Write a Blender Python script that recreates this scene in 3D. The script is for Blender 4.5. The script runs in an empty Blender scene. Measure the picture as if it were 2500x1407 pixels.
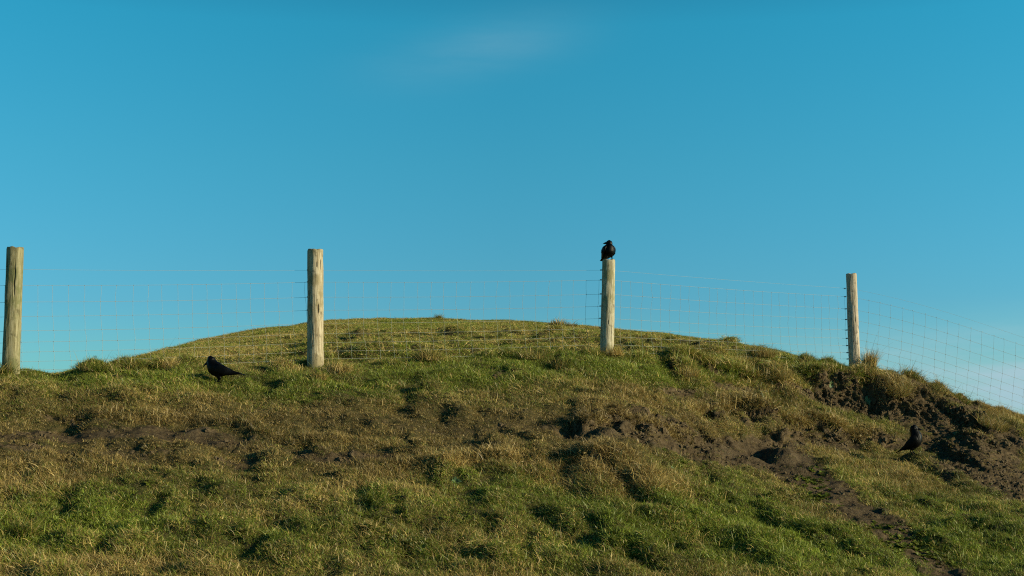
import bpy, bmesh, math, random
import numpy as np
from mathutils import Vector, Matrix

random.seed(7)
RNG = np.random.default_rng(11)
scene = bpy.context.scene
col = scene.collection

# ------------------------------------------------------------------ camera
F_PX, PITCH, EYE = 3434.0, math.radians(6.5), 1.6      # focal length in photo pixels, upward tilt, eye height
cam_data = bpy.data.cameras.new("camera")
cam_data.sensor_width = 36.0
cam_data.lens = 36.0 * F_PX / 2500.0
cam_data.clip_start, cam_data.clip_end = 0.1, 5000.0
cam = bpy.data.objects.new("camera", cam_data)
col.objects.link(cam)
cam.location = (0, 0, EYE)
cam.rotation_euler = (math.pi / 2 + PITCH, 0, 0)
scene.camera = cam

# ------------------------------------------------------------------ light
SUN_EL, SUN_AZ = math.radians(16.0), math.radians(106.0)   # azimuth clockwise from +Y (the view direction)
scene.view_settings.view_transform = 'Standard'
scene.view_settings.look = 'None'
scene.view_settings.gamma = 1.0
scene.view_settings.exposure = 0.8
scene.cycles.use_denoising = False          # keep the grass crisp; what noise is left reads as film grain
scene.cycles.filter_width = 1.15
sun_data = bpy.data.lights.new("sun", 'SUN')
sun_data.energy = 4.2
sun_data.angle = math.radians(0.5)
sun_data.color = (1.0, 0.85, 0.54)
sun = bpy.data.objects.new("sun", sun_data)
col.objects.link(sun)
sdir = Vector((math.sin(SUN_AZ) * math.cos(SUN_EL), math.cos(SUN_AZ) * math.cos(SUN_EL), math.sin(SUN_EL)))
sun.rotation_euler = (-sdir).to_track_quat('-Z', 'Y').to_euler()
sun.location = sdir * 50

world = bpy.data.worlds.new("World")
scene.world = world
world.use_nodes = True
wn, wl = world.node_tree.nodes, world.node_tree.links
wn.clear()
w_out = wn.new('ShaderNodeOutputWorld')
w_bg = wn.new('ShaderNodeBackground')
w_bg.inputs['Strength'].default_value = 0.1
sky = wn.new('ShaderNodeTexSky')
sky.sky_type = 'NISHITA'
sky.sun_disc = False
sky.sun_elevation = SUN_EL
sky.sun_rotation = SUN_AZ
sky.air_density, sky.dust_density, sky.ozone_density = 1.0, 0.2, 2.5
def wnode(kind, **kw):
    n = wn.new(kind)
    for k, v in kw.items():
        setattr(n, k, v)
    return n
def wmath(op, a, b=None, clamp=False):
    n = wnode('ShaderNodeMath', operation=op, use_clamp=clamp)
    for i, v in enumerate((a, b)):
        if v is None:
            continue
        if isinstance(v, (int, float)):
            n.inputs[i].default_value = v
        else:
            wl.new(v, n.inputs[i])
    return n.outputs[0]
w_tc = wnode('ShaderNodeTexCoord')
w_sep = wnode('ShaderNodeSeparateXYZ')
wl.new(w_tc.outputs['Generated'], w_sep.inputs[0])
sx, sy, sz = w_sep.outputs
# film-like teal grade of the sky by elevation
w_ramp = wnode('ShaderNodeValToRGB')
wl.new(wmath('MULTIPLY', sz, 2.0, True), w_ramp.inputs[0])
SKY_GRADE = [(0.000, (0.275, 0.555, 0.635)), (0.199, (0.212, 0.540, 0.660)), (0.398, (0.170, 0.671, 0.711)), (0.586, (0.120, 0.775, 0.785)), (0.760, (0.065, 0.47, 0.52)), (1.000, (0.035, 0.27, 0.34))]
el = w_ramp.color_ramp.elements
while len(el) < len(SKY_GRADE):
    el.new(0.5)
for e, (p, c) in zip(el, SKY_GRADE):
    e.position = p
    e.color = (*c, 1)
w_mul = wnode('ShaderNodeMix', data_type='RGBA', blend_type='MULTIPLY')
w_mul.inputs[0].default_value = 1.0
wl.new(sky.outputs[0], w_mul.inputs[6])
wl.new(w_ramp.outputs[0], w_mul.inputs[7])
# thin cirrus: noise stretched along the horizon, kept to two places in the sky
w_map = wnode('ShaderNodeMapping')
w_map.inputs['Scale'].default_value = (2.2, 2.2, 13.0)
w_map.inputs['Rotation'].default_value = (0, math.radians(-6), 0)
wl.new(w_tc.outputs['Generated'], w_map.inputs[0])
w_noise = wnode('ShaderNodeTexNoise')
w_noise.inputs['Scale'].default_value = 1.6
w_noise.inputs['Detail'].default_value = 7
w_noise.inputs['Roughness'].default_value = 0.6
wl.new(w_map.outputs[0], w_noise.inputs['Vector'])
def wblob(cx, cz, rx, rz, tilt=0.0):
    a = wmath('POWER', wmath('DIVIDE', wmath('SUBTRACT', sx, cx), rx), 2.0)
    b = wmath('POWER', wmath('DIVIDE', wmath('SUBTRACT', wmath('SUBTRACT', sz, cz), wmath('MULTIPLY', wmath('SUBTRACT', sx, cx), tilt)), rz), 2.0)
    return wmath('POWER', 2.718, wmath('MULTIPLY', wmath('ADD', a, b), -1.0))
blob = wmath('ADD', wmath('MULTIPLY', wblob(0.37, 0.042, 0.14, 0.030, -0.05), 1.7), wmath('MULTIPLY', wblob(-0.024, 0.278, 0.062, 0.019, 0.17), 0.17))
wisp = wmath('MULTIPLY', blob, wmath('MULTIPLY', wmath('SUBTRACT', w_noise.outputs[0], 0.33, True), 2.9), True)
w_cl = wnode('ShaderNodeMix', data_type='RGBA')
wl.new(wisp, w_cl.inputs[0])
w_side = wnode('ShaderNodeMix', data_type='RGBA', blend_type='MULTIPLY')      # the sky pales a little towards the sun's side
w_side.inputs[0].default_value = 1.0
w_gain = wmath('ADD', wmath('MULTIPLY', wmath('MAXIMUM', sx, 0.0), 0.6), 1.0)
w_comb = wnode('ShaderNodeCombineXYZ')
for k in range(3): wl.new(w_gain, w_comb.inputs[k])
wl.new(w_mul.outputs[2], w_side.inputs[6])
wl.new(w_comb.outputs[0], w_side.inputs[7])
wl.new(w_side.outputs[2], w_cl.inputs[6])
w_cl.inputs[7].default_value = (2.15, 3.25, 3.65, 1)
wl.new(w_cl.outputs[2], w_bg.inputs['Color'])
wl.new(w_bg.outputs[0], w_out.inputs[0])

# ------------------------------------------------------------------ helpers
def ray(px, py):
    """photo pixel -> (x per metre of depth, height per metre of depth)"""
    xc = (np.asarray(px, float) - 1250.0) / F_PX
    yc = (703.5 - np.asarray(py, float)) / F_PX
    y = math.cos(PITCH) - yc * math.sin(PITCH)
    z = math.sin(PITCH) + yc * math.cos(PITCH)
    return xc / y, z / y
def at(px, py, d):
    u, t = ray(px, py)
    return Vector((float(u * d), float(d), float(EYE + t * d)))
def pchip(x, y, xi):
    x, y, xi = np.asarray(x, float), np.asarray(y, float), np.asarray(xi, float)
    h = np.diff(x)
    shp = (-1,) + (1,) * (y.ndim - 1)
    dl = np.diff(y, axis=0) / h.reshape(shp)
    m = np.zeros_like(y)
    w1, w2 = (2 * h[1:] + h[:-1]).reshape(shp), (h[1:] + 2 * h[:-1]).reshape(shp)
    same = dl[:-1] * dl[1:] > 0
    with np.errstate(divide='ignore', invalid='ignore'):
        hm = (w1 + w2) / (w1 / dl[:-1] + w2 / dl[1:])
    m[1:-1] = np.where(same, hm, 0)
    m[0], m[-1] = dl[0], dl[-1]
    k = np.clip(np.searchsorted(x, xi) - 1, 0, len(x) - 2)
    s = ((xi - x[k]) / h[k])
    s = s.reshape(s.shape + (1,) * (y.ndim - 1))
    hk = h[k].reshape(s.shape)
    return ((1 + 2 * s) * (1 - s) ** 2) * y[k] + s * (1 - s) ** 2 * hk * m[k] + s * s * (3 - 2 * s) * y[k + 1] + s * s * (s - 1) * hk * m[k + 1]
def _h(ix, iy, seed):
    n = (ix.astype(np.int64) * 374761393 + iy.astype(np.int64) * 668265263 + seed * 974711) & 0x7fffffff
    n = ((n ^ (n >> 13)) * 1274126177) & 0x7fffffff
    return ((n ^ (n >> 16)) & 0xffff) / 65535.0
def vnoise(x, y, seed=0):
    ix, iy = np.floor(x), np.floor(y)
    fx, fy = x - ix, y - iy
    fx, fy = fx * fx * fx * (fx * (fx * 6 - 15) + 10), fy * fy * fy * (fy * (fy * 6 - 15) + 10)
    ix, iy = ix.astype(np.int64), iy.astype(np.int64)
    a, b, c, d = _h(ix, iy, seed), _h(ix + 1, iy, seed), _h(ix, iy + 1, seed), _h(ix + 1, iy + 1, seed)
    return (a + (b - a) * fx) * (1 - fy) + (c + (d - c) * fx) * fy
def fbm(x, y, seed=0, oct=4, gain=0.5):
    s, a, tot = 0, 1.0, 0
    for o in range(oct):
        s = s + a * (vnoise(x * 2.03 ** o + 17.3 * o, y * 2.03 ** o - 9.1 * o, seed + o) - 0.5)
        tot += a
        a *= gain
    return s / tot * 2
def sstep(a, b, x):
    t = np.clip((x - a) / (b - a), 0, 1)
    return t * t * (3 - 2 * t)
def tag(o, label=None, cat=None, group=None, kind=None):
    if label: o['label'] = label
    if cat: o['category'] = cat
    if group: o['group'] = group
    if kind: o['kind'] = kind
    return o
def mesh_obj(name, verts, faces, mat=None, parent=None, smooth=True, link=True):
    me = bpy.data.meshes.new(name)
    if isinstance(faces, np.ndarray):
        verts = np.asarray(verts, np.float32)
        k = faces.shape[1]
        me.vertices.add(len(verts)); me.vertices.foreach_set('co', verts.ravel())
        me.loops.add(faces.size); me.loops.foreach_set('vertex_index', faces.astype(np.int32).ravel())
        me.polygons.add(len(faces)); me.polygons.foreach_set('loop_start', np.arange(0, faces.size, k, dtype=np.int32))
        me.update(calc_edges=True)
    else:
        me.from_pydata([tuple(v) for v in verts], [], faces)
    me.validate()
    if smooth and len(me.polygons):
        me.polygons.foreach_set('use_smooth', np.ones(len(me.polygons), bool))
    if mat: me.materials.append(mat)
    o = bpy.data.objects.new(name, me)
    if link: col.objects.link(o)
    if parent: o.parent = parent
    return o
def attr(me, name, data, typ='FLOAT', dom='POINT'):
    a = me.attributes.new(name, typ, dom)
    key = {'FLOAT': 'value', 'INT': 'value', 'FLOAT_VECTOR': 'vector', 'FLOAT_COLOR': 'color'}[typ]
    a.data.foreach_set(key, np.ascontiguousarray(data, np.int32 if typ == 'INT' else np.float32).ravel())
class Nodes:
    """small node-tree writer for the materials"""
    def __init__(self, name):
        self.m = bpy.data.materials.new(name)
        self.m.use_nodes = True
        self.t = self.m.node_tree
        self.t.nodes.clear()
        self.out = self.t.nodes.new('ShaderNodeOutputMaterial')
    def n(self, kind, **kw):
        nd = self.t.nodes.new(kind)
        for k, v in kw.items(): setattr(nd, k, v)
        return nd
    def put(self, sock, v):
        if isinstance(v, bpy.types.NodeSocket): self.t.links.new(v, sock)
        elif isinstance(v, (tuple, list)) and len(v) == 3 and sock.type == 'RGBA': sock.default_value = (*v, 1)
        else: sock.default_value = v
    def math(self, op, a, b=0.0, clamp=False):
        nd = self.n('ShaderNodeMath', operation=op, use_clamp=clamp)
        self.put(nd.inputs[0], a); self.put(nd.inputs[1], b)
        return nd.outputs[0]
    def mix(self, f, a, b, blend='MIX'):
        nd = self.n('ShaderNodeMix', data_type='RGBA', blend_type=blend)
        self.put(nd.inputs[0], f); self.put(nd.inputs[6], a); self.put(nd.inputs[7], b)
        return nd.outputs[2]
    def attr(self, name, typ='GEOMETRY', out='Fac'):
        nd = self.n('ShaderNodeAttribute', attribute_name=name, attribute_type=typ)
        return nd.outputs[out]
    def obj(self):
        return self.n('ShaderNodeTexCoord').outputs['Object']
    def noise(self, vec, scale, detail=4, rough=0.5, sc=None):
        if sc:
            mp = self.n('ShaderNodeMapping'); mp.inputs['Scale'].default_value = sc
            self.put(mp.inputs[0], vec); vec = mp.outputs[0]
        nd = self.n('ShaderNodeTexNoise')
        self.put(nd.inputs['Vector'], vec)
        nd.inputs['Scale'].default_value, nd.inputs['Detail'].default_value, nd.inputs['Roughness'].default_value = scale, detail, rough
        return nd.outputs['Fac']
    def ramp(self, f, a, b):
        nd = self.n('ShaderNodeMapRange', interpolation_type='SMOOTHSTEP')
        self.put(nd.inputs[0], f); nd.inputs[1].default_value, nd.inputs[2].default_value = a, b
        return nd.outputs[0]
    def bump(self, h, strength, dist):
        nd = self.n('ShaderNodeBump')
        nd.inputs['Strength'].default_value, nd.inputs['Distance'].default_value = strength, dist
        self.put(nd.inputs['Height'], h)
        return nd.outputs[0]
    def principled(self, base, rough=0.9, spec=0.2, metal=0.0, normal=None):
        p = self.n('ShaderNodeBsdfPrincipled')
        self.put(p.inputs['Base Color'], base); self.put(p.inputs['Roughness'], rough)
        self.put(p.inputs['Specular IOR Level'], spec); self.put(p.inputs['Metallic'], metal)
        if normal is not None: self.put(p.inputs['Normal'], normal)
        self.t.links.new(p.outputs[0], self.out.inputs[0])
        return p

# ------------------------------------------------------------------ ground: shape
# fence line: photo pixel of each post foot, depth, photo pixel of each post top, width in photo pixels; first and last stand outside the frame
POSTS = [(-640, 915, 11.7, -600, 590, 44), (27, 897, 12.95, 37, 605, 41), (770, 890, 14.3, 769.5, 610, 39),
         (1482, 862, 15.4, 1486, 635, 32.5), (2087, 898, 17.7, 2078, 669, 26.5), (2690, 1062, 18.1, 2690, 850, 26)]
fence_xy = np.array([[float(ray(p[0], p[1])[0]) * p[2], p[2]] for p in POSTS])
def fence_depth(px):
    """depth of the fence line along the viewing column px"""
    u = (np.asarray(px, float) - 1250.0) / (F_PX * math.cos(PITCH) * 1.003)
    fx = np.concatenate([[fence_xy[0, 0] - 6], fence_xy[:, 0], [fence_xy[-1, 0] + 8]])
    fy = np.concatenate([[fence_xy[0, 1] - 2.0], fence_xy[:, 1], [fence_xy[-1, 1] + 0.6]])
    fu = fx / fy
    return np.interp(u, fu, fy)
PC_X = [-700, 0, 60, 150, 210, 270, 330, 430, 500, 770, 1000, 1250, 1485, 1600, 1750, 1850, 1950, 2040, 2088, 2150, 2250, 2300, 2350, 2400, 2450, 2500, 2900, 3200]
PC_Y = [922, 904, 904, 915, 902, 897, 894, 893, 895, 894, 881, 870, 864, 865, 868, 874, 886, 895, 902, 909, 934, 952, 975, 992, 1005, 1020, 1135, 1190]
PS_X = [-700, 0, 150, 280, 330, 430, 500, 560, 620, 690, 750, 880, 1000, 1070, 1150, 1250, 1400, 1500, 1600, 1700, 1800, 1850, 1930, 2000, 2088, 2250, 2500, 2900, 3200]
PS_Y = [1010, 945, 917, 892, 881, 852, 835, 823, 811, 800, 792, 784, 781, 780, 783, 788, 798, 808, 819, 830, 843, 853, 870, 888, 912, 955, 1045, 1170, 1230]
DS_X = [-700, 0, 280, 500, 770, 1000, 1250, 1500, 1750, 1950, 2100, 2500, 3200]
DS_Y = [17, 19, 22, 27, 31, 33, 33, 31, 27, 22, 20.5, 20.5, 21]
COLS = {
    -700: [(1450, 8.0), (1407, 8.3), (1250, 9.2), (1120, 10.1), (1060, 10.6), (960, 11.2)],
    0: [(1450, 8.7), (1407, 9.0), (1250, 9.9), (1120, 10.85), (1075, 11.25), (1045, 11.65), (960, 12.2)],
    500: [(1450, 8.8), (1407, 9.1), (1250, 10.1), (1110, 11.25), (1075, 11.65), (1045, 12.05), (960, 12.8)],
    770: [(1450, 8.9), (1407, 9.2), (1250, 10.2), (1130, 11.25), (1100, 11.65), (1040, 12.2), (980, 12.85), (930, 13.5)],
    1100: [(1450, 9.0), (1407, 9.35), (1250, 10.4), (1130, 11.5), (1040, 12.5), (980, 13.2), (930, 13.9), (900, 14.35)],
    1485: [(1450, 9.2), (1407, 9.5), (1250, 10.6), (1180, 11.2), (1110, 11.8), (1050, 12.7), (1000, 13.5), (940, 14.3), (900, 14.9)],
    1750: [(1450, 9.4), (1407, 9.8), (1280, 11.0), (1180, 12.0), (1125, 13.1), (1095, 14.0), (1040, 14.6), (980, 15.3), (930, 15.75), (890, 16.15)],
    1950: [(1450, 9.6), (1407, 10.0), (1280, 11.2), (1180, 12.7), (1130, 14.2), (1105, 14.9), (1060, 15.3), (1000, 15.9), (960, 16.2), (930, 16.42), (905, 16.75)],
    2088: [(1450, 9.8), (1407, 10.2), (1280, 11.4), (1180, 13.0), (1125, 14.8), (1105, 15.4), (1055, 15.75), (1005, 16.3), (995, 16.5), (935, 16.72), (915, 17.1)],
    2250: [(1450, 9.9), (1407, 10.3), (1280, 11.6), (1180, 13.4), (1125, 15.1), (1105, 15.8), (1060, 16.2), (1020, 16.5), (955, 16.9)],
    2400: [(1450, 10.0), (1407, 10.4), (1300, 11.5), (1200, 13.4), (1140, 15.1), (1090, 15.9), (1030, 16.7)],
    2500: [(1450, 10.1), (1407, 10.5), (1300, 11.5), (1220, 13.2), (1170, 14.9), (1110, 16.0), (1055, 16.8)],
    3200: [(1450, 10.4), (1407, 10.8), (1320, 12.2), (1260, 14.5), (1225, 16.3)],
}
NC_WING = 60
NC, NR_A, NR_B, NR_C, NR_D = 1040 + 2 * NC_WING, 24, 430, 170, 40
_w = 1 - np.linspace(0, 1, NC_WING + 1)[:-1]
PXC = np.concatenate([-560 - 1500 * _w ** 1.6, np.linspace(-560, 3060, NC - 2 * NC_WING), (3060 + 1700 * _w ** 1.6)[::-1]])
PXT = np.clip(PXC, -700, 3200)                                     # the shape runs on unchanged past the drawn columns
pc, ps, ds = pchip(PC_X, PC_Y, PXT), pchip(PS_X, PS_Y, PXT), pchip(DS_X, DS_Y, PXT)
dc = fence_depth(PXC)
ker = np.exp(-np.linspace(-2, 2, 41) ** 2); ker /= ker.sum()
dc = np.convolve(np.pad(dc, 20, mode='edge'), ker, mode='valid') + 0.12
V = np.linspace(0, 1, NR_B)
tab = []
for cx, pts in COLS.items():
    c_py, c_d = float(pchip(PC_X, PC_Y, np.array([cx]))[0]), float(fence_depth(cx)) + 0.12
    p = pts + [(c_py, c_d)]
    v = [(1450 - a) / (1450 - c_py) for a, _ in p]
    tab.append(pchip(v, [b for _, b in p], V))
DB = pchip(list(COLS), np.array(tab), PXT).T                      # depth, rows x columns
DB = np.where((PXC < -700) | (PXC > 3200), DB + (dc - DB[-1]) * V[:, None], DB)
DB[-1] = dc
PYB = 1450 + (pc[None, :] - 1450) * V[:, None]
ub, tb = ray(np.broadcast_to(PXC, DB.shape), PYB)
XB, ZB = ub * DB, EYE + tb * DB
# hill behind the fence
R = np.linspace(0, 1, NR_C + 1)[1:, None]
DC = dc + (ds - dc) * R
rise = np.where(ps < pc, 1 - (1 - R) ** 1.9, R ** 1.4)
PYC = pc + (ps - pc) * rise
uc, tc = ray(np.broadcast_to(PXC, DC.shape), PYC)
XC, ZC = uc * DC, EYE + tc * DC
# far side of the hill, falling away
Q = np.linspace(0, 1, NR_D + 1)[1:, None]
DD = ds + 26 * Q
XD = uc[-1] * DD
slope_end = (ZC[-1] - ZC[-6]) / (DC[-1] - DC[-6])
ZD = ZC[-1] + np.minimum(slope_end, 0.1) * 26 * Q * (1 - Q) - 5.5 * Q ** 1.6
# field between the camera and the bank
A = np.linspace(0, 1, NR_A + 1)[:-1, None]
DA = 1.2 + (DB[0] - 1.2) * A
XA = ub[0] * (DA + (1 - A) * 4)
ZA = 0.0 + (ZB[0] - 0.0) * A ** 1.5 - 0.05
X, Y, Z = np.vstack([XA, XB, XC, XD]), np.vstack([DA, DB, DC, DD]), np.vstack([ZA, ZB, ZC, ZD])
PY = np.vstack([np.full(XA.shape, 1460.0), PYB, PYC, np.full(XD.shape, 0.0)])
PX = np.broadcast_to(PXC, X.shape)
zone = np.concatenate([np.zeros(NR_A), np.ones(NR_B), np.full(NR_C, 2), np.full(NR_D, 3)])[:, None] * np.ones((1, NC))
NR = X.shape[0]
row0 = NR_A + NR_B                                                 # first hill row

# ---- where the ground is bare, green, or dry (laid out on the bank, in photo pixels of its undisturbed surface)
nz1, nz2, nz3 = fbm(X * 1.1, Y * 1.6, 3), fbm(X * 3.1, Y * 4.6, 9), fbm(X * 9, Y * 13, 21)
WPX, WPY = PX + nz2 * 45 + nz3 * 16, PY + nz2[::1] * 14 + nz3 * 6
def ell(cx, cy, rx, ry, deg=0, soft=0.5):
    c, s = math.cos(math.radians(deg)), math.sin(math.radians(deg))
    dx, dy = WPX - cx, WPY - cy
    a, b = (dx * c + dy * s) / rx, (-dx * s + dy * c) / ry
    return 1 - sstep(1 - soft, 1 + soft, np.sqrt(a * a + b * b))
SOIL = [(90, 1065, 190, 9, 0, .9), (330, 1062, 240, 12, 1, .8), (500, 1075, 130, 16, 0, .6), (60, 1098, 130, 12, 3, .6), (330, 1110, 160, 9, 0, .5), (640, 1098, 170, 12, 6, .45),
        (840, 1125, 170, 16, 2, .62), (560, 1125, 90, 14, 5, .5), (180, 1028, 110, 12, 8, .5), (650, 905, 40, 6, 0, .5), (1230, 917, 38, 10, 0, .9), (270, 925, 25, 6, 10, .6),
        (1480, 1042, 110, 22, 10, .95), (1600, 1055, 130, 34, 14, 1), (1740, 1105, 150, 30, 16, 1), (1870, 1120, 130, 26, 8, 1), (1980, 1092, 140, 18, 2, .95), (1690, 1080, 60, 34, 0, .9),
        (1640, 955, 60, 12, 12, .75), (1790, 950, 62, 14, 4, .9), (1905, 955, 40, 15, 6, .7), (1660, 905, 30, 16, 0, .8), (1700, 985, 80, 10, 10, .5), (1800, 1035, 110, 12, 0, .55),
        (2040, 955, 85, 42, 6, 1), (2120, 965, 50, 38, 0, 1), (2240, 992, 110, 50, 24, 1), (2350, 1035, 90, 50, 30, 1), (2180, 1005, 120, 14, 5, .8), (2120, 1080, 130, 22, 2, .85), (1960, 1060, 100, 14, 0, .6),
        (2030, 1205, 150, 34, 34, 1), (2150, 1290, 140, 34, 33, .95), (2270, 1370, 130, 30, 32, .85), (1930, 1145, 110, 34, 28, 1), (1600, 1085, 150, 26, 14, .85), (1440, 1070, 90, 20, 8, .7), (2340, 1105, 130, 32, 20, 1), (2430, 1170, 110, 36, 14, 1), (2500, 1200, 90, 34, 10, 1), (2440, 1080, 60, 24, 20, .7), (2290, 1150, 50, 20, 30, .6),
        (2400, 1120, 90, 70, 0, .9), (800, 1228, 6, 12, 0, .8), (1180, 1120, 60, 22, 10, .45), (1440, 1150, 70, 20, 15, .4)]
soil = np.zeros(X.shape)
for cx, cy, rx, ry, dg, st in SOIL:
    soil = np.maximum(soil, st * ell(cx, cy, rx, ry, dg))
track = np.maximum.reduce([ell(*e_) for e_ in [(1930, 1145, 110, 34, 28), (2030, 1205, 150, 36, 34), (2150, 1290, 140, 36, 33), (2270, 1372, 130, 32, 32), (1850, 1112, 110, 24, 10), (330, 1062, 240, 12, 1)]])   # the trodden track, packed smooth
soil = np.where(zone == 1, np.maximum(soil, .95 * track * (PX > 900)), 0)
GREEN = [(1150, 905, 330, 42, 0, 1), (1550, 900, 330, 34, 2, .95), (700, 940, 420, 36, 0, .7), (250, 915, 330, 40, 0, .8), (1950, 895, 220, 26, 5, .6), (2080, 905, 140, 18, 8, .8), (1700, 935, 200, 30, 5, .4),
         (60, 1310, 170, 60, 0, .95), (250, 1270, 170, 60, 15, .9), (500, 1290, 200, 40, 0, .4), (920, 1215, 50, 26, 0, 1), (690, 1330, 160, 40, 10, .45), (1250, 1240, 230, 50, 12, .5), (1500, 1265, 260, 50, 18, .85), (1750, 1300, 330, 60, 10, .95),
         (1850, 1350, 420, 60, 5, .9), (1300, 1370, 300, 40, 0, .55), (2400, 1340, 190, 60, 10, .95), (2050, 1185, 40, 30, 0, .5), (2090, 1180, 70, 40, 20, .6), (1620, 1130, 70, 20, 0, .35), (1780, 1215, 120, 40, 20, .5), (2330, 1260, 200, 40, 12, .45)]
green = np.zeros(X.shape)
for cx, cy, rx, ry, dg, st in GREEN:
    green = np.maximum(green, st * ell(cx, cy, rx, ry, dg, .7))
TAN = [(100, 1390, 170, 28, 0, .9), (430, 1375, 150, 40, 10, .85), (230, 1120, 160, 22, 0, .6), (60, 1185, 120, 20, 0, .7), (1350, 1160, 190, 36, 12, .75), (1600, 1190, 100, 40, 10, .9), (1500, 1130, 110, 24, 10, .7), (860, 1205, 120, 25, 0, .6), (1850, 890, 120, 18, 5, .6), (1790, 930, 130, 16, 0, .6),
       (2180, 930, 60, 30, 10, .8), (2240, 925, 80, 14, 20, .7), (2440, 1005, 110, 22, 22, .85), (2100, 1150, 160, 30, 15, .8), (1900, 925, 60, 24, 0, .7), (400, 888, 30, 12, 0, .9), (820, 905, 45, 10, 0, .8), (1050, 870, 60, 10, 0, .8), (1290, 866, 110, 7, 0, .6), (1100, 1330, 200, 30, 10, .4), (1420, 1000, 60, 14, 0, .5)]
tan = np.zeros(X.shape)
for cx, cy, rx, ry, dg, st in TAN:
    tan = np.maximum(tan, st * ell(cx, cy, rx, ry, dg, .7))
worn = np.where(zone == 1, np.exp(-((PY - 1050) / 75) ** 2) * sstep(2100, 1300, PX) * 0.9 + 0.35 * np.exp(-((PY - 1100) / 90) ** 2), 0)   # the trodden middle of the bank

soil = np.maximum(soil, np.where(zone == 1, np.clip(.22 * worn * (1 + 1.2 * nz1 + .8 * nz2) - .3 * green, 0, .52), 0))
# ---- relief
dz = np.where(zone >= 2, 0.06 * fbm(X * 0.55, Y * 0.4, 40, 3) + 0.035 * fbm(X * 1.5, Y * 1.1, 41, 3), 0.0)
dz = dz + np.where(zone == 1, 0.05 * fbm(X * 0.9, Y * 1.3, 42, 3) + 0.06 * fbm(X * 2.6, Y * 3.2, 43, 3) + 0.02 * fbm(X * 7, Y * 7, 46, 2), 0) + np.where(zone == 0, 0.05 * fbm(X, Y, 44, 3), 0)
crest = np.where(zone == 1, sstep(60, 10, PY - pc), np.where(zone == 2, sstep(2.0, 0.0, Y - dc), 0))
dz = dz * (1 - 0.55 * crest)
# hummocks whose left side, away from the sun, lies in shade: photo pixel of the dark patch, its width and height
DARK = [(420, 905, 50, 22), (690, 945, 34, 12), (655, 912, 40, 14), (1230, 905, 40, 12), (1365, 890, 60, 22), (1590, 955, 36, 18), (1640, 903, 60, 30), (1555, 895, 34, 12), (1850, 905, 46, 26), (1905, 960, 30, 20),
        (205, 1030, 70, 22), (150, 1010, 60, 12), (590, 1072, 50, 20), (740, 1098, 90, 20), (460, 1055, 60, 12), (690, 1078, 50, 12), (420, 1115, 50, 16), (640, 1130, 60, 20),
        (1395, 1010, 60, 26), (1440, 1020, 44, 22), (1400, 1055, 56, 18), (1440, 1085, 60, 34), (1555, 1068, 60, 28), (1470, 1035, 30, 12), (1600, 1035, 40, 16), (1500, 1055, 40, 14), (1640, 1060, 40, 24),
        (1730, 1025, 50, 24), (1715, 1065, 44, 34), (1795, 1018, 30, 26), (1850, 1050, 60, 26), (1890, 1075, 50, 26), (1860, 1115, 90, 30), (1770, 1075, 30, 40), (1690, 1100, 30, 26), (1950, 1060, 44, 18), (2000, 1055, 40, 20), (2090, 1055, 52, 20), (2100, 1092, 34, 20), (2040, 1080, 40, 16),
        (2210, 1135, 60, 26), (2275, 1165, 60, 44), (2320, 1115, 40, 22), (2350, 1090, 50, 26), (2385, 1050, 50, 40), (2440, 1040, 60, 30), (2460, 1085, 40, 24), (2365, 1140, 34, 26),
        (1285, 1130, 60, 34), (1400, 1160, 70, 36), (1530, 1195, 70, 60), (1185, 1110, 50, 50), (1060, 1165, 44, 40), (1500, 1160, 40, 26), (1130, 1085, 50, 16), (1170, 1020, 50, 16), (1000, 990, 60, 16), (1080, 1010, 60, 20), (1620, 1160, 40, 26), (1740, 1180, 34, 60),
        (195, 1205, 34, 44), (235, 1245, 40, 24), (290, 1292, 40, 24), (240, 1290, 30, 18), (380, 1255, 40, 24), (345, 1285, 40, 20), (260, 1340, 60, 26), (170, 1270, 40, 14), (100, 1330, 50, 20), (60, 1290, 50, 20),
        (910, 1225, 50, 30), (800, 1228, 24, 30), (960, 1240, 50, 16), (520, 1195, 30, 22), (480, 1310, 50, 30), (640, 1345, 60, 34), (820, 1385, 50, 26), (590, 1320, 40, 16), (700, 1300, 60, 16), (870, 1310, 60, 16), (1000, 1345, 50, 16),
        (1340, 1268, 80, 22), (1440, 1285, 70, 22), (1610, 1262, 70, 20), (1580, 1285, 40, 16), (1690, 1218, 60, 22), (1560, 1258, 50, 18), (1720, 1325, 80, 30), (1480, 1330, 70, 26), (1560, 1360, 80, 30), (1650, 1345, 50, 16), (1870, 1280, 90, 26), (1960, 1325, 70, 26), (1830, 1365, 80, 30), (1420, 1310, 50, 20), (1280, 1345, 60, 16), (1190, 1375, 70, 16), (1050, 1310, 40, 14), (1770, 1245, 50, 16), (2040, 1345, 60, 22), (2380, 1290, 50, 16), (2250, 1320, 50, 14), (2200, 1215, 30, 40), (2060, 1190, 40, 40), (2320, 1235, 40, 16)]
_wx, _wy = X + 0.06 * nz2 + 0.025 * nz3, Y + 0.06 * fbm(X * 3.3, Y * 3.3, 77)
def surf_depth(px, py):
    j = int(np.clip(np.searchsorted(PXC, px), 0, NC - 1))
    i = int(np.argmin(np.abs(PYB[:, j] - py)))
    return NR_A + i, j
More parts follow.
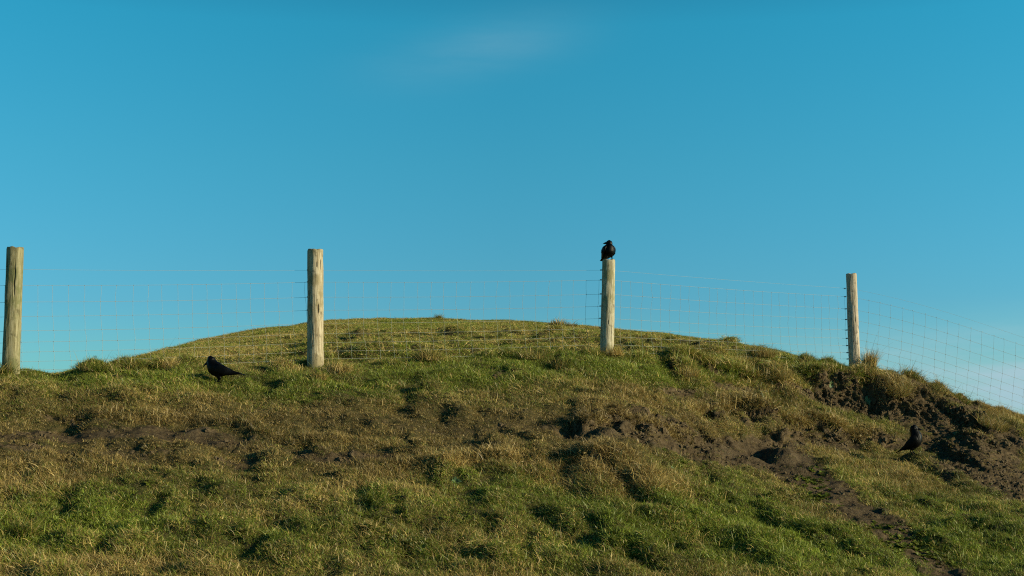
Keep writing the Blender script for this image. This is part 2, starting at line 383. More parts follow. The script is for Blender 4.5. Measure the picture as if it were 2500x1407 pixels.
for k, (cx, cy, w, h) in enumerate(DARK):
    i, j = surf_depth(cx, cy)
    x0, y0 = X[i, j], Y[i, j]
    i2, _ = surf_depth(cx, cy - h); i1, _ = surf_depth(cx, cy + h)
    wm = w / F_PX * y0
    low, mid = cy > 1190, (930 < cx < 1330 and 980 < cy < 1100) or (cx < 930 and 1000 < cy < 1140)
    ry = np.clip(abs(Y[i2, j] - Y[i1, j]) * (.48 if low else .6), 0.09, 0.40)
    sel = (np.abs(X - x0) < wm * 5) & (np.abs(Y - y0) < ry * 3.2) & (zone == 1)
    if not sel.any(): continue
    dx, dy = (_wx[sel] - x0 + (.5 if low and cx > 1150 else 0) * (_wy[sel] - y0)) / wm, (_wy[sel] - y0) / ry
    prof = sstep(-0.1, 0.5, dx) * np.exp(-np.clip(dx - 0.4, 0, None) / 1.9) - 0.30 * np.exp(-((dx + 0.1) / 0.45) ** 2)
    if track[i, j] > .45 and PX[i, j] > 1900: continue
    a = (0.32 if low else .2 if mid else 0.31) * wm * (0.85 + 0.3 * _h(np.array([k]), np.array([5]), 2)[0])
    dz[sel] += a * prof * np.exp(-np.abs(dy) ** 2.6)
# small scarps where the turf has broken away: photo pixels along the lip, height in metres
SCARPS = [([(1945, 922), (1990, 934), (2060, 936), (2140, 942), (2230, 955), (2300, 988), (2370, 1030), (2430, 1050)], .30), ([(1690, 1012), (1780, 1006), (1860, 1034), (1920, 1048), (2000, 1050), (2110, 1062), (2190, 1078)], .17),
          ([(1330, 1122), (1440, 1138), (1550, 1165)], .13), ([(120, 1014), (230, 1028), (420, 1042), (560, 1056), (700, 1082), (830, 1096), (1000, 1094)], .05), ([(1350, 1036), (1450, 1052), (1560, 1052), (1640, 1068), (1720, 1090)], .13),
          ([(2195, 1118), (2280, 1150), (2340, 1180)], .14), ([(1630, 886), (1700, 892), (1790, 916), (1910, 926)], .10), ([(2320, 1056), (2400, 1088), (2480, 1112)], .12), ([(540, 1100), (640, 1110), (760, 1122), (900, 1130)], .03),
          ([(1360, 990), (1440, 1000), (1530, 1010)], .07), ([(930, 1150), (1080, 1160), (1210, 1130), (1330, 1125)], .06), ([(1820, 1092), (1900, 1098), (2000, 1100)], .07)]
face, lip = np.zeros(X.shape), np.zeros(X.shape)
for k, (pl, hh) in enumerate(SCARPS):
    q = np.array([[X[surf_depth(*a_)], Y[surf_depth(*a_)]] for a_ in pl])
    o_ = np.argsort(q[:, 0]); q = q[o_]
    yl = np.interp(X, q[:, 0], q[:, 1]) + 0.16 * fbm(X * 2.2, X * 0 + 7.7 * k, 120 + k, 3) + 0.05 * fbm(X * 8, Y * 2, 140 + k, 2)
    ends = sstep(q[0, 0] - .1, q[0, 0] + .35, X) * sstep(q[-1, 0] + .1, q[-1, 0] - .35, X)
    hv = hh * ends * (0.75 + 0.6 * fbm(X * 1.7, Y * .3, 160 + k, 2))
    d = Y - yl
    dz += np.where(zone == 1, hv * (0.62 * sstep(-.05, .05, d) * np.exp(-np.clip(d, 0, None) / .40) - 0.38 * sstep(.02, -.06, d) * np.exp(np.clip(d, None, 0) / .28)), 0)
    lip = np.maximum(lip, ends * np.exp(-((d - .06) / .06) ** 2) * min(1, hh / .12))
    face = np.maximum(face, ends * np.exp(-((d + .01) / .06) ** 2) * min(1, hh / .12))
soil = np.maximum(soil, np.where(zone == 1, face * .85, 0))
for cx, cy, rx, ry, dep in [(1985, 944, 36, 16, .22), (2112, 972, 36, 26, .26), (2290, 1170, 30, 16, .10), (2330, 1030, 20, 16, .14), (2262, 1000, 16, 18, .10), (2395, 1060, 24, 14, .12), (1725, 1068, 16, 14, .08), (1530, 1198, 34, 22, .16), (1280, 1132, 26, 14, .09)]:
    i_, j_ = surf_depth(cx, cy)
    rxm = rx / F_PX * Y[i_, j_]
    rym = max(.09, abs(Y[surf_depth(cx, cy - ry)] - Y[surf_depth(cx, cy + ry)]) * .5)
    dz -= np.where(zone == 1, dep * np.exp(-(((_wx - X[i_, j_]) / rxm) ** 2 + ((_wy - Y[i_, j_]) / rym) ** 2) ** 1.5), 0)
# a spread of smaller tussock hummocks everywhere on the bank and over the hill
def hummocks(mask, n, r0, r1, a0, a1):
    idx = np.flatnonzero(mask.ravel())
    area_w = (Y.ravel()[idx]) ** 1.0
    for f in RNG.choice(idx, n, p=area_w / area_w.sum()):
        i, j = divmod(f, NC)
        x0, y0, r, a = X[i, j], Y[i, j], RNG.uniform(r0, r1), RNG.uniform(a0, a1)
        w = int(r * 3 / max(1e-3, abs(X[i, min(j + 1, NC - 1)] - X[i, min(j, NC - 2)]))) + 2
        ja, jb = max(0, j - w), min(NC, j + w)
        ia, ib = i, i
        while ia > NR_A and y0 - Y[ia, j] < r * 3: ia -= 1
        while ib < NR - 1 and Y[ib, j] - y0 < r * 3: ib += 1
        s = np.s_[ia:ib + 1, ja:jb]
        dx, dy = (_wx[s] - x0) / r, (_wy[s] - y0) / (r * 0.9)
        dz[s] += a * sstep(-1.0, -0.35, dx) * np.exp(-np.clip(dx + 0.3, 0, None) ** 2) * np.exp(-dy ** 2)
hummocks((zone == 1) & (PX > -200) & (PX < 2700) & (PY - pc > 30) & (soil < .5), 800, 0.05, 0.14, 0.010, 0.036)
hummocks((zone == 2) & (Y < 34) & (Y < dc + (ds - dc) * .5) & (PX > 700) & (PX < 1800), 500, 0.10, 0.22, 0.02, 0.065)
hummocks((zone == 2) & (Y < ds - 1), 500, 0.08, 0.16, 0.012, 0.03)
# tussocky mounds along the crest, and the shallow dip behind it that parts the bank from the hill
MOUNDS = [(230, 905, 62, .10), (310, 898, 60, .08), (395, 900, 46, .11), (455, 897, 44, .07), (700, 905, 50, .06), (822, 912, 46, .10), (775, 930, 26, .07), (1045, 882, 66, .12), (960, 890, 50, .05), (1190, 874, 44, .06), (1250, 874, 60, .08), (1330, 872, 50, .07), (1375, 898, 46, .10), (1440, 875, 40, .05), (1495, 872, 36, .08),
          (1560, 880, 46, .07), (1660, 880, 60, .08), (1760, 878, 50, .06), (1860, 874, 62, .13), (1915, 882, 36, .08), (1968, 890, 40, .11), (2030, 897, 36, .06), (2122, 910, 34, .12), (2180, 918, 40, .06), (2232, 930, 44, .13), (2292, 956, 40, .12), (2345, 978, 30, .10), (2392, 996, 34, .09), (2450, 1008, 40, .06), (1675, 915, 50, .10), (1895, 935, 50, .09), (2185, 960, 40, .10)]
shag = np.zeros(X.shape)
for k, (cx, cy, w, hh) in enumerate(MOUNDS):
    i_, j_ = surf_depth(cx, cy)
    rr_ = w / F_PX * Y[i_, j_] * .62
    dx, dy = (_wx - X[i_, j_]) / rr_, (_wy - Y[i_, j_]) / (rr_ * .75)
    bump_ = sstep(-1.1, -.25, dx) * np.exp(-np.clip(dx + .2, 0, None) ** 2 * .9) * np.exp(-dy ** 2)
    bump_ = np.where((zone == 1) | (zone == 2), bump_, 0)
    dz += hh * .85 * bump_
    shag = np.maximum(shag, bump_)
dz -= np.where(zone == 2, (.16 + .12 * fbm(X * .8, Y * .1, 301, 2)) * np.exp(-((Y - dc - 1.4) / .8) ** 2), 0)
ledge = np.maximum(ell(1560, 1050, 240, 60, 8, .5), ell(1960, 1040, 260, 60, 4, .5)) * (zone == 1)
dz += ledge * (.085 * (np.abs(fbm(X * 2.3, Y * 3.0, 310, 3)) - .25) + .05 * fbm(X * 5, Y * 6, 311, 2))
tan = np.maximum(tan, .75 * shag)
Z2 = Z + dz
# small-scale crumbs of soil, pushed out along the surface
P = np.stack([X, Y, Z2], -1)
def normals(P):
    du, dv = np.gradient(P, axis=1), np.gradient(P, axis=0)
    n = np.cross(du, dv)
    return n / np.maximum(np.linalg.norm(n, axis=-1, keepdims=True), 1e-9)
N = normals(P)
steep = sstep(0.75, 0.45, N[..., 2]) * (zone == 1)
soil = soil * (1 - ledge * sstep(.82, .95, N[..., 2]) * .36)              # turf keeps hold on the flat tops of the broken ledges
rough = 0.006 + 0.026 * np.clip(soil, 0, 1) * (1 - .65 * np.clip(worn, 0, 1)) + 0.03 * steep
flute = fbm(X * 5.5 + 0.8 * Z2, Z2 * 2.0, 61, 4)                      # vertical flutes and sockets in the cut bank
rough = rough * (1 - .72 * track)
crumb = fbm(X * 14, Y * 14 + Z2 * 14, 62, 4, 0.6)
disp = rough * (crumb + 0.8 * fbm(X * 36, Y * 36 + Z2 * 36, 63, 2)) + 0.10 * steep * flute
P = P + N * np.where(zone == 1, disp, 0)[..., None]
N = normals(P)

# ------------------------------------------------------------------ ground: mesh and material
def ground_mat():
    g = Nodes('bare_soil_and_thatch')
    pos = g.n('ShaderNodeNewGeometry').outputs['Position']
    so = g.attr('soil')
    n1, n2, n3 = g.noise(pos, 3.0, 5, .6), g.noise(pos, 22.0, 6, .65), g.noise(pos, 110.0, 4, .6)
    earth = g.mix(g.ramp(n2, .3, .7), (0.034, 0.024, 0.013), (0.098, 0.071, 0.040))
    earth = g.mix(g.math('MULTIPLY', g.ramp(n1, .45, .7), .6), earth, (0.125, 0.092, 0.054))
    thatch = g.mix(g.ramp(n2, .35, .65), (0.042, 0.040, 0.014), (0.085, 0.068, 0.028))
    c = g.mix(g.ramp(g.math('ADD', so, g.math('MULTIPLY', g.math('SUBTRACT', n2, .5), .5)), .25, .6), thatch, earth)
    bits = g.ramp(n3, .66, .74)
    c = g.mix(g.math('MULTIPLY', bits, .55), c, (0.16, 0.12, 0.06))
    hgt = g.math('ADD', g.math('MULTIPLY', n2, 1.0), g.math('MULTIPLY', n3, .45))
    g.principled(c, 0.95, 0.1, normal=g.bump(hgt, 0.8, 0.03))
    return g.m
M_GROUND = ground_mat()
def grid_obj(name, r0, r1):
    n = (r1 - r0)
    ii = np.arange((n - 1) * NC).reshape(n - 1, NC)[:, :-1].ravel()
    faces = np.stack([ii, ii + 1, ii + NC + 1, ii + NC], 1)
    o = mesh_obj(name, P[r0:r1].reshape(-1, 3), faces, M_GROUND)
    attr(o.data, 'soil', soil[r0:r1].ravel())
    return o
ground = tag(grid_obj('ground', 0, row0 + 1), 'grassy bank with trodden bare earth and an eroded right edge', 'ground', kind='structure')
hill = tag(grid_obj('hill', row0, NR), 'low rounded grassy hill rising behind the wire fence', 'hill', kind='structure')
a = 900.0
g_ = Nodes('distant_pasture')
_p = g_.n('ShaderNodeNewGeometry').outputs['Position']
g_.principled(g_.mix(g_.ramp(g_.noise(_p, .05, 6, .6), .35, .65), g_.mix(g_.noise(_p, 3.0, 5, .7), (0.05, 0.075, 0.015), (0.11, 0.12, 0.03)), g_.mix(g_.noise(_p, 2.0, 5, .7), (0.09, 0.085, 0.025), (0.17, 0.15, 0.05))), 1.0, .05)
field = mesh_obj('field', [(-a, -a, -3.2), (a, -a, -3.2), (a, a, -3.2), (-a, a, -3.2)], [(0, 1, 2, 3)], g_.m)
tag(field, 'flat grassland lying below the hill and its bank', 'field', kind='structure')

# ------------------------------------------------------------------ grass
def grass_mat(name, dry=None, tone=None, kind='INSTANCER', straw=1.0):
    g = Nodes(name)
    m = g.attr('mixr')
    v = g.attr('vary')
    along = g.attr('along')
    dr = g.attr('dry', kind) if dry is None else dry
    to = g.attr('tone', kind) if tone is None else tone
    is_dry = g.math('LESS_THAN', m, dr)
    gr = g.mix(v, (0.048, 0.080, 0.007), (0.142, 0.180, 0.018))
    gr = g.mix(g.math('MULTIPLY', along, 0.35), gr, (0.21, 0.20, 0.045))
    br = g.mix(v, tuple(q * straw for q in (0.11, 0.072, 0.022)), tuple(q * straw for q in (0.43, 0.32, 0.115)))
    c = g.mix(is_dry, gr, br)
    c = g.mix(1.0, c, g.n('ShaderNodeCombineColor').outputs[0] if False else to, 'MULTIPLY') if isinstance(to, bpy.types.NodeSocket) else c
    d = g.n('ShaderNodeBsdfDiffuse'); g.put(d.inputs[0], c)
    t = g.n('ShaderNodeBsdfTranslucent'); g.put(t.inputs[0], c)
    gl = g.n('ShaderNodeBsdfGlossy'); gl.inputs['Roughness'].default_value = 0.45; gl.inputs[0].default_value = (.8, .8, .8, 1)
    mx = g.n('ShaderNodeMixShader'); mx.inputs[0].default_value = 0.2
    g.t.links.new(d.outputs[0], mx.inputs[1]); g.t.links.new(t.outputs[0], mx.inputs[2])
    m2 = g.n('ShaderNodeMixShader'); m2.inputs[0].default_value = 0.03
    g.t.links.new(mx.outputs[0], m2.inputs[1]); g.t.links.new(gl.outputs[0], m2.inputs[2])
    g.t.links.new(m2.outputs[0], g.out.inputs[0])
    return g.m
def blades(rng, n, rad, h0, h1, wid, bend, lean, comb=0.0, segs=3):
    """n tapering blades rooted in a disc; comb pulls their lean towards +X"""
    V, Fc, mixr, vary, along = [], [], [], [], []
    for _ in range(n):
        r, a = rad * math.sqrt(rng.random()), rng.uniform(0, 2 * math.pi)
        bx, by = r * math.cos(a), r * math.sin(a)
        h = rng.uniform(h0, h1) * (1.9 if rng.random() < .016 else 1.0)
        d = rng.uniform(0, 2 * math.pi)
        dx, dy = math.cos(d) + comb, math.sin(d)
        dl = math.hypot(dx, dy) + 1e-6
        dx, dy = dx / dl, dy / dl
        sx_, sy_ = math.cos(d * 3.7), math.sin(d * 3.7)
        ang0, dang = rng.uniform(0, lean), rng.uniform(0.3, 1.0) * bend
        w = wid * rng.uniform(.7, 1.3)
        p = np.array([bx, by, -0.015]); base = len(V)
        mr, va = rng.random(), rng.random()
        for s in range(segs + 1):
            f = s / segs
            ww = w * (1 - f) ** 0.7 * 0.5
            if s < segs:
                V += [(p[0] - sx_ * ww, p[1] - sy_ * ww, p[2]), (p[0] + sx_ * ww, p[1] + sy_ * ww, p[2])]
                mixr += [mr, mr]; vary += [va, va]; along += [f, f]
            else:
                V.append(tuple(p)); mixr.append(mr); vary.append(va); along.append(f)
            an = ang0 + dang * (f + .5 / segs)
            st = h / segs
            p = p + np.array([dx * math.sin(an) * st, dy * math.sin(an) * st, math.cos(an) * st])
        for s in range(segs - 1):
            b = base + 2 * s
            Fc += [(b, b + 1, b + 3), (b, b + 3, b + 2)]
        b = base + 2 * (segs - 1)
        Fc.append((b, b + 1, b + 2))
    return np.array(V), np.array(Fc), mixr, vary, along
def blade_mesh(name, data, mat, parent=None, link=True):
    Vv, Ff, mr, va, al = data
    o = mesh_obj(name, Vv, Ff, mat, parent, link=link)
    attr(o.data, 'mixr', mr); attr(o.data, 'vary', va); attr(o.data, 'along', al)
    return o
M_GRASS = grass_mat('grass_blades')
protos = bpy.data.collections.new('grass_clumps')
rg = random.Random(5)
def proto(i, data): protos.objects.link(blade_mesh('clump_%02d' % i, data, M_GRASS, link=False))
for i in range(0, 4): proto(i, blades(rg, 95, .08, .012, .036, .0033, 1.5, 1.1))                # short turf
for i in range(4, 8): proto(i, blades(rg, 80, .075, .035, .075, .0033, 1.8, .9, .3))             # longer grass
for i in range(8, 12): proto(i, blades(rg, 85, .085, .04, .10, .0033, 1.9, 1.4, .6))            # matted, combed grass
def weed_leafs(rng, n, L):
    Vv, Ff, mr, va, al = [], [], [], [], []
    for k in range(n):
        a = 2 * math.pi * k / n + rng.uniform(-.3, .3)
        l, w, up = L * rng.uniform(.6, 1.1), L * rng.uniform(.16, .26), rng.uniform(.15, .9)
        c, s = math.cos(a), math.sin(a); b = len(Vv); va_ = rng.random()
        for f, ww in ((0, .25), (.35, 1.), (.7, .9), (1., .05)):
            z, r = l * f * math.sin(up) * (1 - .45 * f), l * f * math.cos(up)
            Vv += [(c * r - s * w * ww, s * r + c * w * ww, z), (c * r + s * w * ww, s * r - c * w * ww, z)]
            mr += [1, 1]; va += [va_, va_]; al += [f, f]
        for q in range(3): Ff += [(b + 2 * q, b + 2 * q + 1, b + 2 * q + 3), (b + 2 * q, b + 2 * q + 3, b + 2 * q + 2)]
    return np.array(Vv), np.array(Ff), mr, va, al
for i in range(12, 15): proto(i, weed_leafs(rg, 9, .032))                                      # low broad-leaved weeds

M_CLOD = Nodes('loose_earth')
M_CLOD.principled(M_CLOD.mix(M_CLOD.noise(M_CLOD.n('ShaderNodeNewGeometry').outputs['Position'], 14.0, 4, .6), (0.040, 0.029, 0.016), (0.135, 0.100, 0.060)), .95, .1)
for i in range(15, 18):                                            # irregular crumbs of earth
    bm = bmesh.new(); bmesh.ops.create_icosphere(bm, subdivisions=2, radius=.02)
    for v in bm.verts:
        c_ = v.co / .02
        v.co *= .75 + .35 * math.sin(c_.x * 3.1 + i) * math.cos(c_.y * 2.7 - i) + .25 * math.sin(c_.z * 5 + c_.x * 4 + i * 2)
        v.co.z *= .7
    me_ = bpy.data.meshes.new('clump_%02d' % i); bm.to_mesh(me_); bm.free(); me_.materials.append(M_CLOD.m)
    protos.objects.link(bpy.data.objects.new('clump_%02d' % i, me_))
def gn_scatter():
    t = bpy.data.node_groups.new('scatter_clumps', 'GeometryNodeTree')
    t.interface.new_socket('Geometry', in_out='INPUT', socket_type='NodeSocketGeometry')
    t.interface.new_socket('Geometry', in_out='OUTPUT', socket_type='NodeSocketGeometry')
    gi, go = t.nodes.new('NodeGroupInput'), t.nodes.new('NodeGroupOutput')
    ci = t.nodes.new('GeometryNodeCollectionInfo')
    ci.inputs['Collection'].default_value = protos
    ci.inputs['Separate Children'].default_value = True
    ci.inputs['Reset Children'].default_value = True
    ip = t.nodes.new('GeometryNodeInstanceOnPoints')
    ip.inputs['Pick Instance'].default_value = True
    def named(nm, typ):
        n = t.nodes.new('GeometryNodeInputNamedAttribute'); n.data_type = typ
        n.inputs['Name'].default_value = nm
        return n.outputs['Attribute']
    er = t.nodes.new('FunctionNodeEulerToRotation')
    L = t.links
    L.new(gi.outputs[0], ip.inputs['Points']); L.new(ci.outputs[0], ip.inputs['Instance'])
    L.new(named('pick', 'INT'), ip.inputs['Instance Index'])
    L.new(named('rot', 'FLOAT_VECTOR'), er.inputs[0]); L.new(er.outputs[0], ip.inputs['Rotation'])
    L.new(named('size', 'FLOAT_VECTOR'), ip.inputs['Scale'])
    L.new(ip.outputs[0], go.inputs[0])
    return t
GN = gn_scatter()
def euler_from(zax, yaw_dir):
    """rotation whose Z is zax and whose X is as near as possible to yaw_dir"""
    x = yaw_dir - zax * np.sum(yaw_dir * zax, -1, keepdims=True)
    x /= np.maximum(np.linalg.norm(x, axis=-1, keepdims=True), 1e-6)
    y = np.cross(zax, x)
    return np.stack([np.arctan2(y[:, 2], zax[:, 2]), -np.arcsin(np.clip(x[:, 2], -1, 1)), np.arctan2(x[:, 1], x[:, 0])], -1)
cell_area = np.linalg.norm(np.cross(P[1:, :-1] - P[:-1, :-1], P[:-1, 1:] - P[:-1, :-1]), axis=-1)
def scatter(name, mask_density, n, style, label, cat):
    w = (cell_area * mask_density[:-1, :-1]).ravel()
    f = RNG.choice(len(w), n, p=w / w.sum())
    i, j = np.divmod(f, NC - 1)
    a, b = RNG.random(n)[:, None], RNG.random(n)[:, None]
    co = (P[i, j] * (1 - a) + P[i, j + 1] * a) * (1 - b) + (P[i + 1, j] * (1 - a) + P[i + 1, j + 1] * a) * b
    nr = N[i, j]
    pick, size, dry, tone, upmix, comb = style(i, j, n)
    zax = nr * (1 - upmix[:, None]) + np.array([0, 0, 1.0]) * upmix[:, None]
    zax /= np.linalg.norm(zax, axis=-1, keepdims=True)
    ang = RNG.uniform(0, 2 * math.pi, n)
    rnd = np.stack([np.cos(ang), np.sin(ang), np.zeros(n)], -1)
    down = nr * np.array([1, 1, 0]); down[:, 2] = -0.4
    yaw = rnd * (1 - comb[:, None]) + (down * 1.2 + np.array([-0.5, -0.1, 0])) * comb[:, None] * 1.5
    rot = euler_from(zax, yaw)
    me = bpy.data.meshes.new(name)
    me.vertices.add(n); me.vertices.foreach_set('co', co.astype(np.float32).ravel())
    o = bpy.data.objects.new(name, me); col.objects.link(o)
    attr(me, 'rot', rot, 'FLOAT_VECTOR'); attr(me, 'pick', pick, 'INT')
    attr(me, 'size', size, 'FLOAT_VECTOR'); attr(me, 'dry', dry); attr(me, 'tone', np.concatenate([tone, np.ones((n, 1))], 1), 'FLOAT_COLOR')
    md = o.modifiers.new('scatter', 'NODES'); md.node_group = GN
    tag(o, label, cat, kind='stuff')
    return o
in_view = np.where((PX > -330) & (PX < 2830), 1.0, np.where((PX > -1200) & (PX < 3700), .55, 0))
lenmap = (1 - .15 * sstep(1120, 1200, PY)) * (1 - .45 * sstep(60, 8, PY - pc) * (zone == 1)) * np.clip(0.46 + 0.40 * green + 0.55 * tan + .35 * shag - 0.45 * worn + 0.35 * nz1 + 0.25 * nz2, 0.25, 1.5)
drymap = np.clip(0.52 - 0.62 * green + 0.35 * tan + 0.40 * worn + 0.45 * nz1 + 0.25 * nz2, 0.03, 0.97)
tonevar = fbm(X * 1.9, Y * 2.4, 201, 3) + .5 * fbm(X * 6, Y * 7, 202, 2)
def near_style(i, j, n):
    L, d, s, g, t, wv = lenmap[i, j], drymap[i, j], soil[i, j], green[i, j], tan[i, j], worn[i, j]
    r = RNG.random(n)
    p_long = np.clip(0.12 + 0.5 * (L - .6) + .2 * t, 0.02, .75)
    p_mat = np.clip(0.10 + 0.5 * t + .25 * d, 0.05, .6) * (1 - .75 * wv)
    q = RNG.integers(0, 4, n)
    lp = lip[i, j]
    pick = np.where(r < p_long * .55, 4 + q, np.where(r < p_long * .55 + p_mat * .6 + .7 * lp, 8 + q, q))
    bare = sstep(.3, .7, s) * (1 - lp)
    pick = np.where(bare > RNG.random(n), q, pick)
    k = np.clip(RNG.normal(1, .22, n), .5, 1.7) * (0.62 + 0.45 * L) * (1 - .35 * bare) * (1 + .5 * lp)
    size = np.stack([k * 1.05, k * 1.05, k * RNG.uniform(.8, 1.15, n)], -1)
    dry = np.clip(d + RNG.normal(0, .16, n) + .15 * s + .25 * lp, 0, 1)
    b = np.clip(RNG.normal(1.0, .16, n), .55, 1.5) * (1 - .22 * wv) * (1 - .2 * s) * (1.33 + .55 * tonevar[i, j]) * (1 + .14 * g)
    hue = RNG.normal(0, .06, n)
    tone = np.stack([b * (1 + hue) * (1 + .06 * wv), b * (1 - .07 * wv), b * (1 - .5 * hue) * (1 - .14 * wv)], -1)
    up = RNG.uniform(.1, .7, n)
    comb = np.where(pick >= 8, RNG.uniform(.3, .9, n), RNG.uniform(0, .5, n)) * (1 - lp) + .95 * lp
    return pick, size, dry, tone, up, comb
feet_clear = 1 - np.clip(.95 * ell(2236, 1118, 34, 12, 0, .4) + .6 * ell(534, 938, 26, 9, 0, .4), 0, 1)
dens = feet_clear * (1 - .55 * track) * np.where((zone == 1) | ((zone == 0) & (Y > 7)), 1.0, 0) * in_view * np.clip(1 - 1.1 * sstep(.18, .62, soil + .28 * nz3 - .25 * lip), 0.05 + .26 * np.clip(worn, 0, 1), 1) * (1 - .35 * steep) * (1 + 2.5 * lip) * np.where(worn > 0, np.clip(1 - .30 * worn + .6 * nz3, .3, 1.2), 1)
scatter('grass', dens, 142000, near_style, 'rough mixed green and straw coloured grass covering the near bank', 'grass')
def hill_style(i, j, n):
    q = RNG.integers(0, 4, n); r = RNG.random(n)
    h1 = fbm(X[i, j] * 0.5, Y[i, j] * 0.35, 91); h2 = fbm(X[i, j] * 1.6, Y[i, j] * 1.2, 92)
    pick = np.where(r < .30, 4 + q, np.where(r < .62, 8 + q, q))
    k = np.clip(RNG.normal(1.2, .3, n), .5, 2.2) * (1 + .35 * h2)
    size = np.stack([k * 1.15, k * 1.15, k * .52], -1)
    dry = np.clip(.40 + .42 * h1 + .34 * h2 + RNG.normal(0, .14, n), 0.04, 1)
    b = np.clip(RNG.normal(1.80, .15, n), .6, 2.4)
    tone = np.stack([b, b, b], -1)
    return pick, size, dry, tone, RNG.uniform(.2, .8, n), RNG.uniform(0, .6, n)
hd = np.where((zone == 2) | ((zone == 3) & (Y < ds + 4)), 1.0, 0) * in_view
scatter('hill_grass', hd, 82000, hill_style, 'grazed green and fawn grass on the far rounded hill', 'grass')
WEEDS = [(950, 1330, 120, 40), (880, 1290, 90, 24), (1430, 1340, 140, 40), (1600, 1345, 130, 30), (1980, 1370, 120, 40), (1720, 1290, 80, 24), (1120, 1290, 60, 20), (2230, 1330, 160, 36), (1650, 1145, 60, 22), (1120, 1200, 50, 16), (2390, 1330, 70, 40), (1900, 1230, 120, 26), (320, 1190, 60, 18), (1300, 1380, 120, 20), (1990, 1210, 50, 40), (350, 940, 60, 12), (1850, 890, 80, 12)]
wd = np.zeros(X.shape)
for e in WEEDS: wd = np.maximum(wd, ell(*e, 0, .6))
wd = wd * (zone == 1) * sstep(-.1, .4, nz2 + .5 * nz3)
def weed_style(i, j, n):
    k = np.clip(RNG.normal(1.0, .3, n), .5, 1.8)
    b = RNG.uniform(.5, 1.0, n)
    return 12 + RNG.integers(0, 3, n), np.stack([k, k, k], -1), np.zeros(n), np.stack([b * .85, b, b * 1.5], -1), RNG.uniform(.2, .6, n), np.zeros(n)
scatter('weeds', wd + 1e-9, 2600, weed_style, 'low broad leaved weeds growing in patches among the near grass', 'weeds')

def clod_style(i, j, n):
    k = np.clip(RNG.lognormal(-.35, .5, n), .25, 2.2)
    return 15 + RNG.integers(0, 3, n), np.stack([k, k * RNG.uniform(.7, 1.2, n), k], -1), np.zeros(n), np.ones((n, 3)), RNG.uniform(0, .5, n), np.zeros(n)
scatter('loose_soil', (soil > .42) * soil * (zone == 1) * (PX > -100) * (PX < 2650) * np.clip(.4 + nz3 + steep, .05, 1) * (1 - .85 * track) * feet_clear + 1e-9, 5200, clod_style, 'crumbs of loose brown earth on the bare patches', 'soil')
# ---- tussocks one can tell apart
def ground_point(px, py):
    """the displaced surface seen at a photo pixel, first hit from the camera"""
    u, t = ray(px, py)
    j = int(np.clip(np.searchsorted(PXC, px), 1, NC - 1))
    tt = (P[NR_A:, j, 2] - EYE) / P[NR_A:, j, 1]
    k = np.argmax(tt >= float(t)) if (tt >= float(t)).any() else int(np.argmax(tt))
    return Vector(P[NR_A + k, j]), Vector(N[NR_A + k, j])
M_TUSS = {}   # one material per share of dead blades
def tuss_mat(dry):
    if dry not in M_TUSS:
        M_TUSS[dry] = grass_mat('tussock_blades_%d' % int(dry * 100), dry, 1.0, straw=1.55 if dry > .84 else 1.2)
    return M_TUSS[dry]
def tussock(px, py, width_px, h, dry, label, lean=(0, 0), n=300, wid=.0045, bend=1.45, lean0=.5):
    p, nr = ground_point(px, py)
    rad = width_px / F_PX * p.y * .5
    h, n = h * 1.15, int(n * 2.0)
    o = blade_mesh('grass_tussock', blades(rg, n, rad * .9, h * .30, h * 1.05, wid, bend, lean0 + .35, .35), tuss_mat(dry))
    o.location = p - Vector((0, 0, .012))
    o.rotation_euler = (lean[1], lean[0], rg.uniform(-.4, .4))
    tag(o, label, 'grass tussock', 'tussocks standing out from the turf')
    return o
tussock(824, 908, 72, .16, .92, 'straw coloured dry tussock just right of the second post')
tussock(775, 926, 36, .11, .85, 'small tan tussock in front of the foot of the second post')
tussock(1494, 866, 56, .13, .95, 'dry fawn tuft at the foot of the post carrying the crow')
tussock(1045, 878, 66, .17, .8, 'rounded brown tussock under the fence midway between second and third posts')
tussock(1370, 897, 50, .15, .6, 'dark overhanging tussock below and left of the crow post')
tussock(1290, 874, 80, .13, .55, 'long low tussock ridge along the fence left of the crow post', n=420)
tussock(410, 900, 46, .17, .95, 'rusty dry tussock on the ridge left of the walking crow')
tussock(240, 903, 100, .13, .3, 'tall green tussock on the skyline right of the leftmost post', n=420)
tussock(330, 900, 60, .14, .35, 'green tussock on the ridge between leftmost post and walking crow')
tussock(12, 912, 60, .16, .4, 'grass tuft wrapped round the foot of the leftmost post')
tussock(2122, 903, 38, .22, .9, 'pointed brown tuft behind the foot of the rightmost post', bend=.5, lean0=.3)
tussock(1860, 872, 64, .16, .8, 'broad brown tussock on the skyline left of the rightmost post', n=420)
tussock(1965, 890, 40, .16, .6, 'dark tussock on the crest close left of the rightmost post')
tussock(2225, 927, 70, .17, .45, 'green tussock leaning off the skyline right of the rightmost post', lean=(.5, 0))
tussock(2290, 956, 70, .17, .55, 'dark green tussock lower on the right skyline above the cut bank', lean=(.5, 0))
tussock(2345, 978, 50, .14, .4, 'small green tussock on the descending skyline near the right edge', lean=(.5, 0))
tussock(1675, 915, 60, .16, .95, 'tawny tussock beside a dark hollow right of the crow post')
tussock(2185, 955, 70, .24, .8, 'golden tussock hanging over the middle of the cut bank', lean=(0, .5), n=420)
tussock(1895, 925, 60, .2, .75, 'tan tussock at the left end of the cut bank', lean=(0, .3), n=380)
tussock(1590, 1190, 70, .16, .95, 'pale straw tussock right of the deep shadow on the lower bank', n=380)
tussock(2420, 1040, 80, .2, .75, 'orange brown tussock on the slope at the right edge', lean=(.2, .4), n=420)
tussock(915, 1225, 60, .15, .05, 'bright green tussock alone on the brown lower bank', n=380)
tussock(60, 1300, 60, .16, .3, 'long bladed green tussock near the left edge of the lower bank')
